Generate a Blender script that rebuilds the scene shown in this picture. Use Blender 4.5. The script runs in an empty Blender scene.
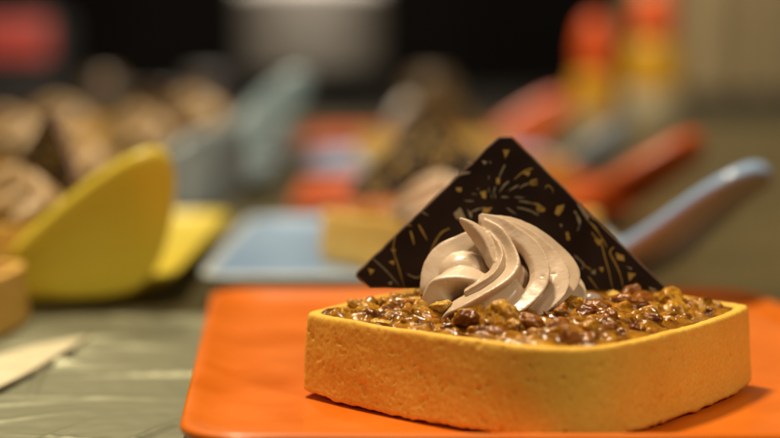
import bpy, bmesh, math, random
import numpy as np
from mathutils import Vector, Matrix, noise

random.seed(7)
rng = np.random.default_rng(7)
SC = bpy.context.scene
COL = SC.collection
CM = 0.01                      # everything below is written in centimetres

# ------------------------------------------------------------------ camera model
CAM = Vector((-3.0901, -34.0413, 7.5260))
PITCH, FPX = 0.108333, 1572.14
TABLE = -0.85

def ray(px, py):
    x, z = (px - 390) / FPX, -(py - 219) / FPX
    c, s = math.cos(PITCH), math.sin(PITCH)
    return Vector((x, c + s * z, -s + c * z))

def on_z(px, py, z=0.0):
    r = ray(px, py)
    return CAM + r * ((z - CAM.z) / r.z)

def at_d(px, py, d):
    return CAM + ray(px, py) * d

# ------------------------------------------------------------------ object helpers
def tag(o, label=None, cat=None, group=None, kind=None):
    if label: o['label'] = label
    if cat: o['category'] = cat
    if group: o['group'] = group
    if kind: o['kind'] = kind
    return o

def empty(name, loc, rz=0.0):
    o = bpy.data.objects.new(name, None)
    COL.objects.link(o)
    o.location = Vector(loc) * CM
    o.rotation_euler = (0, 0, rz)
    o.empty_display_size = 0.01
    return o

def mesh_of(name, verts, faces, smooth=True, mats=(), face_mats=None):
    me = bpy.data.meshes.new(name)
    me.from_pydata([tuple(c * CM for c in v) for v in verts], [], faces)
    me.update()
    bm = bmesh.new(); bm.from_mesh(me)
    bmesh.ops.recalc_face_normals(bm, faces=bm.faces)
    bm.to_mesh(me); bm.free()
    if smooth:
        me.polygons.foreach_set('use_smooth', [True] * len(me.polygons))
    for m in mats: me.materials.append(m)
    if face_mats is not None:
        me.polygons.foreach_set('material_index', face_mats)
    return me

def link(name, me, parent=None, loc=(0, 0, 0), rz=0.0):
    o = bpy.data.objects.new(name, me)
    COL.objects.link(o)
    if parent is not None: o.parent = parent
    o.location = Vector(loc) * CM
    o.rotation_euler = (0, 0, rz)
    return o

def local(verts, origin):
    return [(v[0] - origin[0], v[1] - origin[1], v[2] - origin[2]) for v in verts]

def n3(x, y, z, f=1.0, off=0.0):
    return noise.noise(Vector((x * f + off, y * f - off * .7, z * f + off * .3)))

def baked(obj, name):
    dg = bpy.context.evaluated_depsgraph_get()
    dg.update()
    me = bpy.data.meshes.new_from_object(obj.evaluated_get(dg))
    me.name = name
    return me

# ------------------------------------------------------------------ materials
def mat(name, color, rough=0.5, color2=None, nscale=100, ndetail=6, ramp=(0.35, 0.65), bump=0.0, bscale=300,
        bdist=0.0004, coat=0.0, crough=0.1, sss=0.0, sssr=(0.004, 0.002, 0.001), metal=0.0, spec=0.5, rough2=None,
        color3=None, ior=1.5, rand=0.0):
    m = bpy.data.materials.new(name); m.use_nodes = True
    nt = m.node_tree; N = nt.nodes; L = nt.links
    b = N['Principled BSDF']
    tc = N.new('ShaderNodeTexCoord')
    b.inputs['Base Color'].default_value = (*color, 1)
    b.inputs['Roughness'].default_value = rough
    b.inputs['Metallic'].default_value = metal
    b.inputs['IOR'].default_value = ior
    b.inputs['Specular IOR Level'].default_value = spec
    b.inputs['Coat Weight'].default_value = coat
    b.inputs['Coat Roughness'].default_value = crough
    if sss:
        b.inputs['Subsurface Weight'].default_value = sss
        b.inputs['Subsurface Radius'].default_value = sssr
        b.inputs['Subsurface Scale'].default_value = 1.0
    if color2 is not None:
        nz = N.new('ShaderNodeTexNoise'); nz.inputs['Scale'].default_value = nscale
        nz.inputs['Detail'].default_value = ndetail
        L.new(tc.outputs['Object'], nz.inputs['Vector'])
        r = N.new('ShaderNodeValToRGB')
        r.color_ramp.elements[0].position = ramp[0]; r.color_ramp.elements[0].color = (*color, 1)
        r.color_ramp.elements[1].position = ramp[1]; r.color_ramp.elements[1].color = (*color2, 1)
        if color3 is not None:
            e = r.color_ramp.elements.new(min(.98, ramp[1] + .14)); e.color = (*color3, 1)
        L.new(nz.outputs['Fac'], r.inputs['Fac'])
        L.new(r.outputs['Color'], b.inputs['Base Color'])
        if rough2 is not None:
            mr = N.new('ShaderNodeMapRange')
            mr.inputs['From Min'].default_value = .3; mr.inputs['From Max'].default_value = .7
            mr.inputs['To Min'].default_value = rough; mr.inputs['To Max'].default_value = rough2
            L.new(nz.outputs['Fac'], mr.inputs['Value'])
            L.new(mr.outputs['Result'], b.inputs['Roughness'])
    if bump:
        bz = N.new('ShaderNodeTexNoise'); bz.inputs['Scale'].default_value = bscale
        bz.inputs['Detail'].default_value = 8
        bz.inputs['Roughness'].default_value = .62
        L.new(tc.outputs['Object'], bz.inputs['Vector'])
        bp = N.new('ShaderNodeBump'); bp.inputs['Strength'].default_value = bump
        bp.inputs['Distance'].default_value = bdist
        L.new(bz.outputs['Fac'], bp.inputs['Height'])
        L.new(bp.outputs['Normal'], b.inputs['Normal'])
        if .4 < coat < .5: L.new(bp.outputs['Normal'], b.inputs['Coat Normal'])
    return m

def crust_mat():
    m = mat('baked shortcrust', (.76, .415, .058), .66, (.83, .51, .090), nscale=60, ramp=(.32, .70), bump=.2, bscale=520,
            bdist=.0006, sss=.15, sssr=(.002, .0014, .0005), spec=.12)
    nt = m.node_tree; N = nt.nodes; L = nt.links; b = N['Principled BSDF']
    src = b.inputs['Base Color'].links[0].from_socket
    tc = N.new('ShaderNodeTexCoord')
    # fine pale specks of flour and small brown specks
    vz = N.new('ShaderNodeTexNoise'); vz.inputs['Scale'].default_value = 1500; vz.inputs['Detail'].default_value = 3
    L.new(tc.outputs['Object'], vz.inputs['Vector'])
    r = N.new('ShaderNodeValToRGB')
    r.color_ramp.elements[0].position = .30; r.color_ramp.elements[0].color = (.72, .60, .45, 1)
    r.color_ramp.elements[1].position = .70; r.color_ramp.elements[1].color = (1.12, 1.12, 1.15, 1)
    L.new(vz.outputs['Fac'], r.inputs['Fac'])
    mx = N.new('ShaderNodeMix'); mx.data_type = 'RGBA'; mx.blend_type = 'MULTIPLY'; mx.inputs['Factor'].default_value = .38
    L.new(src, mx.inputs['A']); L.new(r.outputs['Color'], mx.inputs['B'])
    L.new(mx.outputs['Result'], b.inputs['Base Color'])
    return m

M = {}
M['crust'] = crust_mat()
M['crust_pale'] = mat('pale shortcrust', (.72, .42, .09), .7, (.80, .52, .15), nscale=110, bump=.5, bscale=500, bdist=.0006,
                      sss=.15, sssr=(.002, .0015, .0006), spec=.15)
M['caramel'] = mat('amber caramel', (.12, .034, .002), .24, (.40, .175, .010), nscale=260, ramp=(.38, .62), bump=.22, bscale=420,
                   bdist=.0006, coat=.48, crough=.10, spec=.2, sss=.25, sssr=(.002, .0010, .0002), color3=(.58, .32, .035))
M['nut_tan'] = mat('golden toasted nut', (.33, .135, .008), .20, (.55, .28, .024), nscale=420, bump=.30, bscale=600, bdist=.0005, spec=.2,
                   coat=.46, crough=.12, sss=.15, sssr=(.002, .001, .0003))
M['nut_brown'] = mat('brown nut skin', (.17, .048, .004), .20, (.36, .125, .010), nscale=420, bump=.30, bscale=600, bdist=.0005, spec=.2,
                     coat=.46, crough=.12)
M['nut_dark'] = mat('dark caramelised nut', (.085, .022, .003), .2, (.24, .068, .006), nscale=400, bump=.25, bscale=500,
                    bdist=.0005, spec=.2, coat=.46, crough=.12)
M['nut_pale'] = mat('pale nut flesh', (.52, .30, .045), .22, (.68, .44, .10), nscale=380, bump=.30, bscale=600, bdist=.0004, spec=.2,
                    coat=.46, crough=.14, sss=.2, sssr=(.002, .001, .0004))
M['cream'] = mat('coffee cream', (.57, .41, .275), .42, (.63, .465, .32), nscale=160, bump=.35, bscale=2200, bdist=.00010,
                 sss=.14, sssr=(.0016, .0010, .0006), coat=.30, crough=.25, spec=.45)
M['cream_tan'] = mat('caramel cream', (.33, .205, .078), .5, (.43, .285, .125), nscale=90, sss=.1, sssr=(.002, .001, .0006), coat=.1)
M['highlight_white'] = mat('white highlight', (.82, .74, .68), .35, (.86, .79, .73), nscale=60, coat=.4)  # white that paints a bright highlight of the far chocolate
M['choc'] = mat('dark chocolate', (.014, .0058, .0034), .36, (.020, .0085, .0048), nscale=90, bump=.12, bscale=350, bdist=.0003,
                spec=.25, rough2=.50)
M['choc_edge'] = mat('lighter chocolate edge', (.085, .034, .013), .55, (.14, .062, .026), nscale=300, bump=.5, bscale=900, bdist=.0003)  # lighter brown than the face, on the bevel and sides
M['gold'] = mat('gold transfer print', (.42, .24, .045), .42, (.55, .36, .09), nscale=400, metal=.35)
M['silver'] = mat('pale bronze transfer print', (.30, .235, .15), .42, (.42, .34, .22), nscale=400, metal=.3)

def ceramic(name, c, c2, **k):
    a = dict(nscale=25, bump=.03, bscale=60, bdist=.0006, coat=.22, crough=.2, spec=.28, rough2=.42)
    a.update(k)
    return mat(name, c, .30, c2, **a)
M['orange'] = ceramic('orange glaze', (.62, .128, .003), (.68, .155, .005), coat=.32, crough=.10, bump=.06, nscale=40, rough2=.56)
M['orange_deep'] = ceramic('deep orange glaze', (.46, .072, .006), (.53, .092, .009))
M['yellow'] = ceramic('yellow glaze', (.64, .49, .035), (.70, .55, .048))
M['blue'] = ceramic('blue glaze', (.25, .385, .60), (.31, .44, .66), coat=.6, crough=.07)
M['blue_rim'] = ceramic('thin pale glaze on the rim', (.50, .55, .56), (.56, .60, .60))
M['grey'] = ceramic('grey green glaze', (.095, .12, .13), (.13, .155, .165))
M['teal'] = ceramic('grey teal glaze', (.14, .20, .225), (.175, .24, .265))
M['slate'] = ceramic('slate glaze', (.10, .12, .135), (.14, .155, .17))

# ------------------------------------------------------------------ tart shell geometry
S = 7.0
H = 1.84
def tart_outline(n=520):
    s = S / 2; b = .0486 * S
    cs = [Vector((-s, s)), Vector((-s, -s)), Vector((s, -s)), Vector((s, s))]
    rr = [.035, .205, .035, .15]
    nr = [Vector((-1, 0)), Vector((0, -1)), Vector((1, 0)), Vector((0, 1))]
    pts = []
    for i in range(4):
        A, B = cs[i], cs[(i + 1) % 4]
        r0, r1 = rr[i], rr[(i + 1) % 4]
        f = lambda t: A + (B - A) * t + nr[i] * (b * 4 * t * (1 - t))
        ts = np.linspace(r0, 1 - r1, 120)
        pts += [f(float(t)) for t in ts]
        C, D = B, cs[(i + 2) % 4]
        k1 = f(1 - r1)
        k2 = C + (D - C) * r1 + nr[(i + 1) % 4] * (b * 4 * r1 * (1 - r1))
        mid = B + (nr[i] + nr[(i + 1) % 4]) * (b * 2 * r1)
        for u in np.linspace(0, 1, 40)[1:-1]:
            u = float(u)
            pts.append(k1 * (1 - u) ** 2 + mid * (2 * u * (1 - u)) + k2 * u ** 2)
    P = np.array([(p.x, p.y) for p in pts])
    d = np.r_[0, np.cumsum(np.hypot(*(np.roll(P, -1, 0) - P).T))]
    Q = np.vstack([P, P[:1]])
    t = np.linspace(0, d[-1], n, endpoint=False)
    return np.stack([np.interp(t, d, Q[:, 0]), np.interp(t, d, Q[:, 1])], 1)

def crust_mesh(name, n, fine, m):
    O = tart_outline(n)
    rings = [(.80, .07), (.95, .05), (.992, .03), (1.014, .06), (1.0205, .14)]
    k = 50 if fine else 8
    for i in range(1, k + 1):
        t = i / k
        rings.append((1.0205 - .0205 * t, .14 + (1.70 - .14) * t))
    rings += [(.9985, 1.765), (.994, 1.812), (.986, 1.836), (.974, H), (.954, H - .006), (.940, H - .03), (.932, H - .09),
              (.926, H - .2), (.92, H - .36)]
    V, F = [], []
    for j, (sc, z) in enumerate(rings):
        for i, (x, y) in enumerate(O):
            px, py = x * sc, y * sc
            a = math.hypot(x, y)
            ux, uy = x / a, y / a
            dz = 0
            d = .040 * n3(px, py, z, .55, 3) + .009 * n3(px, py, z, 2.2, 9)
            if fine:
                d += .005 * n3(px, py, z, 6.5, 17) + .006 * n3(px, py, z, 13, 23)
                pit = n3(px, py, z, 4.6, 41)
                if pit > .42: d -= (pit - .42) * .12
                pit = n3(px, py, z, 10.5, 57)
                if pit > .46: d -= (pit - .46) * .16
                d += .003 * abs(n3(px, py, z * 2.2, 3.2, 71))
            if z < .3:
                w = 1 - z / .3
                rag = .05 * n3(px, py, 0, 2.4, 5) + .03 * n3(px, py, 0, 6, 11) + .02 * n3(px, py, 0, 13, 19)
                corner = max(0, a - 4.35) / .6
                dz = w * (rag + .025 + .10 * corner)
            if z > 1.6:
                dz = .022 * n3(px, py, 0, 1.1, 31) + (.010 * n3(px, py, 0, 5, 37) if fine else 0)
            V.append((px + ux * d, py + uy * d, max(.0, z + dz)))
    nn = len(O)
    for j in range(len(rings) - 1):
        for i in range(nn):
            i2 = (i + 1) % nn
            F.append((j * nn + i, j * nn + i2, (j + 1) * nn + i2, (j + 1) * nn + i))
    F.append(tuple(range(nn))[::-1])
    return mesh_of(name, V, F, mats=[m])

def filling_h(x, y):
    q = max(abs(x), abs(y)) / 3.0
    return 1.825 + .15 * max(0, 1 - q ** 4) + .12 * n3(x, y, 0, 1.9, 2) + .09 * n3(x, y, 0, 4.2, 8)

def filling_mesh(name, n, closed=False):
    O = tart_outline(160)
    V, F = [], []
    V.append((0, 0, filling_h(0, 0)))
    for j in range(1, n + 1):
        sc = .945 * j / n
        for (x, y) in O:
            V.append((x * sc, y * sc, filling_h(x * sc, y * sc) - (.05 if j == n else 0)))
    k = len(O)
    for i in range(k):
        F.append((0, 1 + i, 1 + (i + 1) % k))
    for j in range(n - 1):
        for i in range(k):
            i2 = (i + 1) % k
            F.append((1 + j * k + i, 1 + (j + 1) * k + i, 1 + (j + 1) * k + i2, 1 + j * k + i2))
    if closed:
        b = len(V); e = 1 + (n - 1) * k
        for (x, y) in O: V.append((x * .945, y * .945, 1.3))
        for i in range(k):
            F.append((e + i, b + i, b + (i + 1) % k, e + (i + 1) % k))
        F.append(tuple(range(b, b + k)))
    return mesh_of(name, V, F, mats=[M['caramel']])

def ico(sub):
    bm = bmesh.new(); bmesh.ops.create_icosphere(bm, subdivisions=sub, radius=1)
    V = [v.co.copy() for v in bm.verts]; F = [tuple(v.index for v in f.verts) for f in bm.faces]
    bm.free(); return V, F
ICO3, ICO2 = ico(4), ico(2)

def nut_shape(seed, fine=True):
    V, F = ICO3 if fine else ICO2
    r = random.Random(seed)
    ax = (r.uniform(.8, 1.25), r.uniform(.55, .9), r.uniform(.42, .7))
    # a few random cut planes give the chopped, broken faces
    cuts = []
    for _ in range(r.choice([2, 3, 4])):
        d = Vector((r.gauss(0, 1), r.gauss(0, 1), r.gauss(0, .7))).normalized()
        cuts.append((d, r.uniform(.45, .8)))
    out = []
    for v in V:
        p = v.copy()
        for d, h in cuts:
            e = p.dot(d) - h
            if e > 0: p -= d * e * .88
        g = 1 + .20 * noise.noise(p * 1.6 + Vector((seed * 3.1, 0, 0)))
        g += .10 * noise.noise(p * 3.6 + Vector((0, seed * 2.3, 0)))
        ridge = abs(noise.noise(p * 2.4 + Vector((0, 0, seed * 1.7))))
        g -= .14 * max(0, .22 - ridge) / .22
        p = p * g
        out.append(Vector((p.x * ax[0], p.y * ax[1], p.z * ax[2])))
    return out, F

NUTM = ['nut_tan', 'nut_brown', 'nut_pale', 'nut_tan', 'nut_dark', 'nut_tan', 'nut_brown', 'nut_tan', 'nut_pale', 'nut_brown',
        'nut_tan', 'nut_dark', 'nut_tan', 'nut_brown']
NUTS = []
for i, mn in enumerate(NUTM):
    v, f = nut_shape(i + 1)
    NUTS.append(mesh_of('nut_piece', v, f, mats=[M[mn]]))

CRUST_HI = crust_mesh('crust', 900, True, M['crust'])
CRUST_LO = crust_mesh('crust', 200, False, M['crust_pale'])
FILL = filling_mesh('filling', 46)

def place_nut(parent, idx, x, y, z, size, seed):
    o = link('nut_piece', NUTS[idx], parent, (x, y, z))
    r = random.Random(seed)
    o.rotation_euler = (r.uniform(-.5, .5), r.uniform(-.5, .5), r.uniform(0, 6.28))
    o.scale = (size, size, size)
    return o

def crumbs_mesh(name, count, keep, r, lo=.06, hi=.17):
    V, F, FM = [], [], []
    mats = [M['nut_tan'], M['nut_brown'], M['nut_pale'], M['nut_dark']]
    shapes = [nut_shape(50 + i, False) for i in range(8)]
    k = 0
    while k < count and F is not None:
        x, y = r.uniform(-3.1, 3.1), r.uniform(-3.1, 3.1)
        if not keep(x, y): continue
        vs, fs = r.choice(shapes)
        s = r.uniform(lo, hi)
        R = Matrix.Rotation(r.uniform(0, 6.28), 3, 'Z') @ Matrix.Rotation(r.uniform(-.8, .8), 3, 'X')
        b = len(V); z = filling_h(x, y) + s * .12
        for v in vs:
            q = R @ (v * s); V.append((q.x + x, q.y + y, q.z + z))
        for f in fs: F.append(tuple(i + b for i in f))
        FM += [r.choice([0, 0, 1, 2, 2, 3])] * len(fs)
        k += 1
    return mesh_of(name, V, F, mats=mats, face_mats=FM)

def glazed_filling(avoid):
    """Caramel with chopped nuts sunk in it: one glaze that runs over all the small pieces."""
    r = random.Random(77)
    base = filling_mesh('tmp', 40, True)
    bits = crumbs_mesh('tmp', 650, lambda x, y: max(abs(x), abs(y)) < 3.12 and math.hypot(x - avoid[0], y - avoid[1]) > avoid[2], r, .07, .24)
    bm = bmesh.new(); bm.from_mesh(base); bm.from_mesh(bits)
    bm.to_mesh(base); bm.free()
    o = link('tmp', base)
    md = o.modifiers.new('r', 'REMESH'); md.mode = 'VOXEL'; md.voxel_size = .028 * CM; md.use_smooth_shade = True
    ms = o.modifiers.new('s', 'SMOOTH'); ms.iterations = 5; ms.factor = .5
    out = baked(o, 'filling')
    bpy.data.objects.remove(o)
    out.polygons.foreach_set('use_smooth', [True] * len(out.polygons))
    out.materials.clear(); out.materials.append(M['caramel'])
    return out

def make_tart(loc, rz, label, group=None, hero=False, nuts=10, seed=1, avoid=None):
    root = empty('nut_tart', loc, rz)
    tag(root, label, 'tart', group)
    link('crust', CRUST_HI if hero else CRUST_LO, root)
    fl = link('filling', FILL_HI if hero else FILL, root)
    r = random.Random(seed)
    def free(x, y, m=0.0):
        if avoid and math.hypot(x - avoid[0], y - avoid[1]) < avoid[2] - m: return False
        return max(abs(x), abs(y)) < 3.16
    pts = []
    tries = 0
    while len(pts) < nuts and tries < 20000:
        tries += 1
        x, y = r.uniform(-3.1, 3.1), r.uniform(-3.1, 3.1)
        if not free(x, y): continue
        s = r.uniform(.22, .47)
        if any(math.hypot(x - a, y - b) < (s + c) * .66 for a, b, c in pts): continue
        pts.append((x, y, s))
        edge = max(abs(x), abs(y))
        z = filling_h(x, y) + s * r.uniform(-.25, .18) - (.13 if edge > 2.75 else 0)
        place_nut(fl, r.randrange(len(NUTS)), x, y, z, s, seed * 1000 + len(pts))
    return root

# ------------------------------------------------------------------ the piped rosette
def smooth_path(P, n):
    P = np.array(P, float); m = len(P)
    t = np.linspace(0, m - 1, n); out = []
    for u in t:
        i = int(min(u, m - 2)); f = u - i
        p0, p1, p2, p3 = P[max(i - 1, 0)], P[i], P[i + 1], P[min(i + 2, m - 1)]
        out.append(.5 * ((2 * p1) + (-p0 + p2) * f + (2 * p0 - 5 * p1 + 4 * p2 - p3) * f * f + (-p0 + 3 * p1 - 3 * p2 + p3) * f ** 3))
    return np.array(out)

def rib(V, F, P, n=60, k=28, sharp=.25, radial=1.35, side=.84):
    """P rows: x, y, z, half width. A closed tube whose cross-section is a rounded wedge pointing outwards."""
    Q = smooth_path(P, n)
    C, R = Q[:, :3], np.maximum(Q[:, 3], .03)
    T = np.gradient(C, axis=0); T /= np.linalg.norm(T, axis=1)[:, None]
    b0 = len(V)
    for i in range(n):
        c = C[i]
        out = np.array([c[0], c[1], .55 * (c[2] - .35)])
        out -= T[i] * out.dot(T[i])
        l = np.linalg.norm(out)
        if l < 1e-3: out = np.array([0, -1, 0.]) - T[i] * -T[i][1]; l = np.linalg.norm(out)
        out /= l
        sd = np.cross(T[i], out)
        for j in range(k):
            a = 2 * math.pi * j / k
            ca, sa = math.cos(a), math.sin(a)
            w = 1 - sharp * max(0, ca)
            p = c + out * R[i] * (ca * radial - (radial + .3 * sharp) * .62 + .30 * sharp * max(0, ca) ** 3) + sd * (sa * R[i] * w * side)
            V.append(tuple(p))
    for i in range(n - 1):
        for j in range(k):
            j2 = (j + 1) % k
            F.append((b0 + i * k + j, b0 + i * k + j2, b0 + (i + 1) * k + j2, b0 + (i + 1) * k + j))
    for i, e in ((0, -1), (n - 1, 1)):
        c = C[i] + T[i] * e * R[i] * .55
        V.append(tuple(c)); ci = len(V) - 1
        for j in range(k):
            F.append((b0 + i * k + j, b0 + i * k + (j + 1) % k, ci))

def ellipsoid(V, F, c, r):
    vs, fs = ICO3; b = len(V)
    for v in vs: V.append((c[0] + v.x * r[0], c[1] + v.y * r[1], c[2] + v.z * r[2]))
    for f in fs: F.append(tuple(i + b for i in f))

def zv(v, y): return v - .19 * y                 # height from the apparent height and the depth

def rosette_mesh(name, ribs, cores, voxel=.02, smooth=3, mname='cream'):
    V, F = [], []
    for c, r in cores: ellipsoid(V, F, c, r)
    for P, kw in ribs: rib(V, F, P, **kw)
    me = mesh_of('tmp', V, F)
    o = link('tmp', me)
    md = o.modifiers.new('r', 'REMESH'); md.mode = 'VOXEL'; md.voxel_size = voxel * CM; md.use_smooth_shade = True
    ms = o.modifiers.new('s', 'SMOOTH'); ms.iterations = smooth; ms.factor = .5
    out = baked(o, name)
    bpy.data.objects.remove(o); bpy.data.meshes.remove(me)
    nrms = [v.normal.copy() for v in out.vertices]
    cos = [v.co.copy() for v in out.vertices]
    for k, co_ in enumerate(cos):              # drag marks and small unevenness of whipped cream
        p = co_ / CM
        ang = math.atan2(p.y, p.x)
        d = .016 * n3(p.x, p.y, p.z, 1.7, 3) + .0045 * n3(p.x, p.y, p.z, 6, 12) + .002 * n3(p.x, p.y, p.z, 17, 5)
        pit = n3(p.x, p.y, p.z, 9, 31)
        if pit > .52: d -= (pit - .52) * .035
        cos[k] = co_ + nrms[k] * (d * CM)
    out.vertices.foreach_set('co', np.array([tuple(c) for c in cos]).ravel())
    out.update()
    out.polygons.foreach_set('use_smooth', [True] * len(out.polygons))
    out.materials.clear(); out.materials.append(M[mname])
    return out

def R_(pts):
    return [(x, y, zv(v, y), w) for x, v, y, w in pts]

RIBS = [
    # the thin curl standing beside the peak
    (R_([(-.77, 1.78, -.22, .05), (-.60, 1.68, -.27, .13), (-.42, 1.50, -.34, .19), (-.26, 1.27, -.45, .21), (-.14, .94, -.64, .19), (-.10, .7, -.75, .1)]), dict(sharp=.45, radial=1.0)),
    # crisp ridge that sweeps from the peak to the right and back under
    (R_([(-.36, 1.86, .02, .09), (-.02, 1.76, -.10, .13), (.34, 1.54, -.28, .14), (.68, 1.24, -.54, .15), (.86, .84, -.86, .16), (.80, .42, -1.16, .17), (.48, .05, -1.40, .18), (.12, -.18, -1.48, .18), (-.15, -.5, -1.4, .15)]), dict(sharp=.7, radial=1.45)),
    # wide outer ridge along the top right
    (R_([(-.32, 1.85, .08, .10), (.25, 1.71, .16, .23), (.80, 1.44, .18, .29), (1.26, 1.08, .12, .27), (1.48, .76, -.12, .25), (1.42, .42, -.5, .23), (1.08, .12, -1.02, .25), (.74, -.10, -1.25, .2), (.4, -.45, -1.2, .15)]), dict(sharp=.55, radial=1.3)),
    # narrow ridge between them
    (R_([(-.20, 1.72, .05, .08), (.26, 1.66, -.02, .14), (.72, 1.40, -.18, .15), (1.08, 1.02, -.40, .16), (1.26, .66, -.70, .17), (1.18, .30, -1.02, .18), (.88, .0, -1.26, .18), (.5, -.3, -1.3, .14)]), dict(sharp=.75, radial=1.5)),
    (R_([(-.20, 1.5, -.22, .09), (-.02, 1.22, -.50, .14), (.02, .95, -.78, .17), (-.14, .66, -1.02, .18), (-.42, .46, -1.14, .16), (-.7, .3, -1.15, .1)]), dict(sharp=.7, radial=1.3)),
    # low outer ridge at the far right
    (R_([(.62, -.50, -1.25, .15), (.92, -.24, -1.20, .19), (1.32, -.12, -.92, .20), (1.60, .16, -.42, .21), (1.60, .52, .15, .23), (1.30, .88, .65, .26), (.75, 1.25, .7, .25), (.1, 1.55, .4, .2)]), dict(sharp=.6, radial=1.35)),
    # centre fold that fans down to the front left
    (R_([(-.28, 1.74, -.06, .11), (.02, 1.50, -.32, .21), (.22, 1.14, -.60, .26), (.28, .80, -.90, .29), (.10, .52, -1.14, .30), (-.30, .26, -1.28, .30), (-.72, .02, -1.32, .27), (-1.05, -.14, -1.24, .19), (-1.2, -.4, -1.1, .12)]), dict(sharp=.6, radial=1.35)),
    # broad belly of the centre fold
    (R_([(.22, .50, -1.0, .16), (.26, .34, -1.16, .28), (.06, .08, -1.30, .36), (-.28, -.14, -1.32, .32), (-.5, -.5, -1.25, .25)]), dict(sharp=.2, radial=.9)),
    # blunt cut end of the first turn at the left
    (R_([(-1.46, -.10, -.74, .22), (-1.40, .20, -.76, .32), (-1.22, .46, -.76, .38), (-.86, .56, -.84, .33), (-.48, .52, -.98, .24), (-.2, .45, -1.0, .12)]), dict(sharp=.5, radial=1.15)),
    # rounded lobe behind the left
    (R_([(-1.40, -.1, -.1, .22), (-1.42, .35, -.2, .27), (-1.36, .80, -.05, .28), (-1.14, 1.14, .08, .28), (-.78, 1.34, .12, .25), (-.42, 1.54, .10, .18), (-.30, 1.72, .05, .1)]), dict(sharp=.55, radial=1.3)),
    # hidden ridges at the back
    (R_([(-1.45, .1, .3, .28), (-1.0, .75, .75, .28), (-.4, 1.25, .7, .25), (-.1, 1.6, .3, .16)]), dict(sharp=.5)),
    (R_([(-.8, -.1, 1.3, .28), (-.1, .45, 1.35, .3), (.4, 1.0, .95, .26), (0, 1.6, .3, .15)]), dict(sharp=.5)),
    (R_([(.5, -.1, 1.45, .28), (1.15, .3, 1.0, .28), (1.1, .8, .7, .25)]), dict(sharp=.5)),
]
CORES = [((.30, -.40, .55), (.36, .36, .42)), ((0, 0, .05), (1.30, 1.25, .36)), ((0, .05, .40), (.80, .74, .44)), ((-.05, .10, .78), (.44, .36, .48)), ((-.22, .06, 1.22), (.24, .2, .42)),
         ((-.68, -.12, .70), (.55, .45, .45))]
CREAM = rosette_mesh('cream_rosette', RIBS, CORES)

def helix_rosette(name, n=7):
    ribs = []
    for i in range(n):
        a0 = 2 * math.pi * i / n
        P = []
        for t in np.linspace(0, 1, 8):
            r = 1.45 * (1 - t ** 2.0) ** .8 + .04
            a = a0 + 2.1 * t
            P.append((r * math.cos(a), r * math.sin(a), .1 + 1.45 * t, .30 * (1 - t) + .1))
        ribs.append((P, dict(sharp=.25, radial=1.2, n=24, k=14)))
    return rosette_mesh(name, ribs, CORES[1:5], .05, 4, 'cream_tan')
CREAM_BG = helix_rosette('cream_rosette')

# ------------------------------------------------------------------ chocolate triangle with the printed sparks
CH0 = on_z(513, 290, 2.12)               # foot of the triangle, behind the rosette
LEAN = math.radians(7)
CN = Vector((0, -math.cos(LEAN), math.sin(LEAN)))      # front face normal
CU = Vector((0, math.sin(LEAN), math.cos(LEAN)))
def on_choc(px, py):
    r = ray(px, py)
    p = CAM + r * ((CH0 - CAM).dot(CN) / r.dot(CN))
    d = p - CH0
    return (d.x, d.dot(CU))

def choc_mesh(name):
    px = [(370, 288.5), (355.5, 276), (356, 272.5), (420, 211), (470, 163.5), (495.5, 138.8), (498.5, 136.6), (512, 136.6), (515.5, 139.2), (560, 183), (620, 242), (668, 288.5),
          (671.5, 291.6), (660, 292.2), (520, 290)]
    O = [on_choc(*p) for p in px]
    # densify and make the edges slightly irregular
    D = []
    for i in range(len(O)):
        a, b = np.array(O[i]), np.array(O[(i + 1) % len(O)])
        m = max(1, int(np.linalg.norm(b - a) / .09))
        for k in range(m):
            p = a + (b - a) * k / m
            D.append((p[0] + .014 * n3(p[0], p[1], 0, 4, 3), p[1] + .014 * n3(p[0], p[1], 0, 4, 9)))
    c = np.mean(D, axis=0)
    th = .24
    prof = [(.040, 0.0), (.012, .010), (.0, .035), (.0, th - .03), (.02, th)]
    V, F, FM = [], [], []
    n = len(D)
    Da = np.array(D)
    tang = np.roll(Da, -1, 0) - np.roll(Da, 1, 0)
    tang /= np.linalg.norm(tang, axis=1)[:, None]
    nrm = np.stack([tang[:, 1], -tang[:, 0]], 1)
    if ((Da - c) * nrm).sum() < 0: nrm = -nrm
    for ins, dep in prof:
        for (x, y), q in zip(D, nrm):
            u, v = x - q[0] * ins, y - q[1] * ins
            p = Vector((u, 0, 0)) + CU * v - CN * dep
            V.append(tuple(p))
    for j in range(len(prof) - 1):
        for i in range(n):
            i2 = (i + 1) % n
            F.append((j * n + i, j * n + i2, (j + 1) * n + i2, (j + 1) * n + i)); FM.append(1 if j in (0, 1, 2) else 0)
    F.append(tuple(range(n))); FM.append(0)
    F.append(tuple(range((len(prof) - 1) * n, len(prof) * n))[::-1]); FM.append(0)
    me = bpy.data.meshes.new(name)
    me.from_pydata([tuple(k * CM for k in v) for v in V], [], F)
    bm = bmesh.new(); bm.from_mesh(me)
    bmesh.ops.recalc_face_normals(bm, faces=bm.faces); bm.to_mesh(me); bm.free()
    me.materials.append(M['choc']); me.materials.append(M['choc_edge'])
    me.polygons.foreach_set('material_index', FM)
    return me

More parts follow.
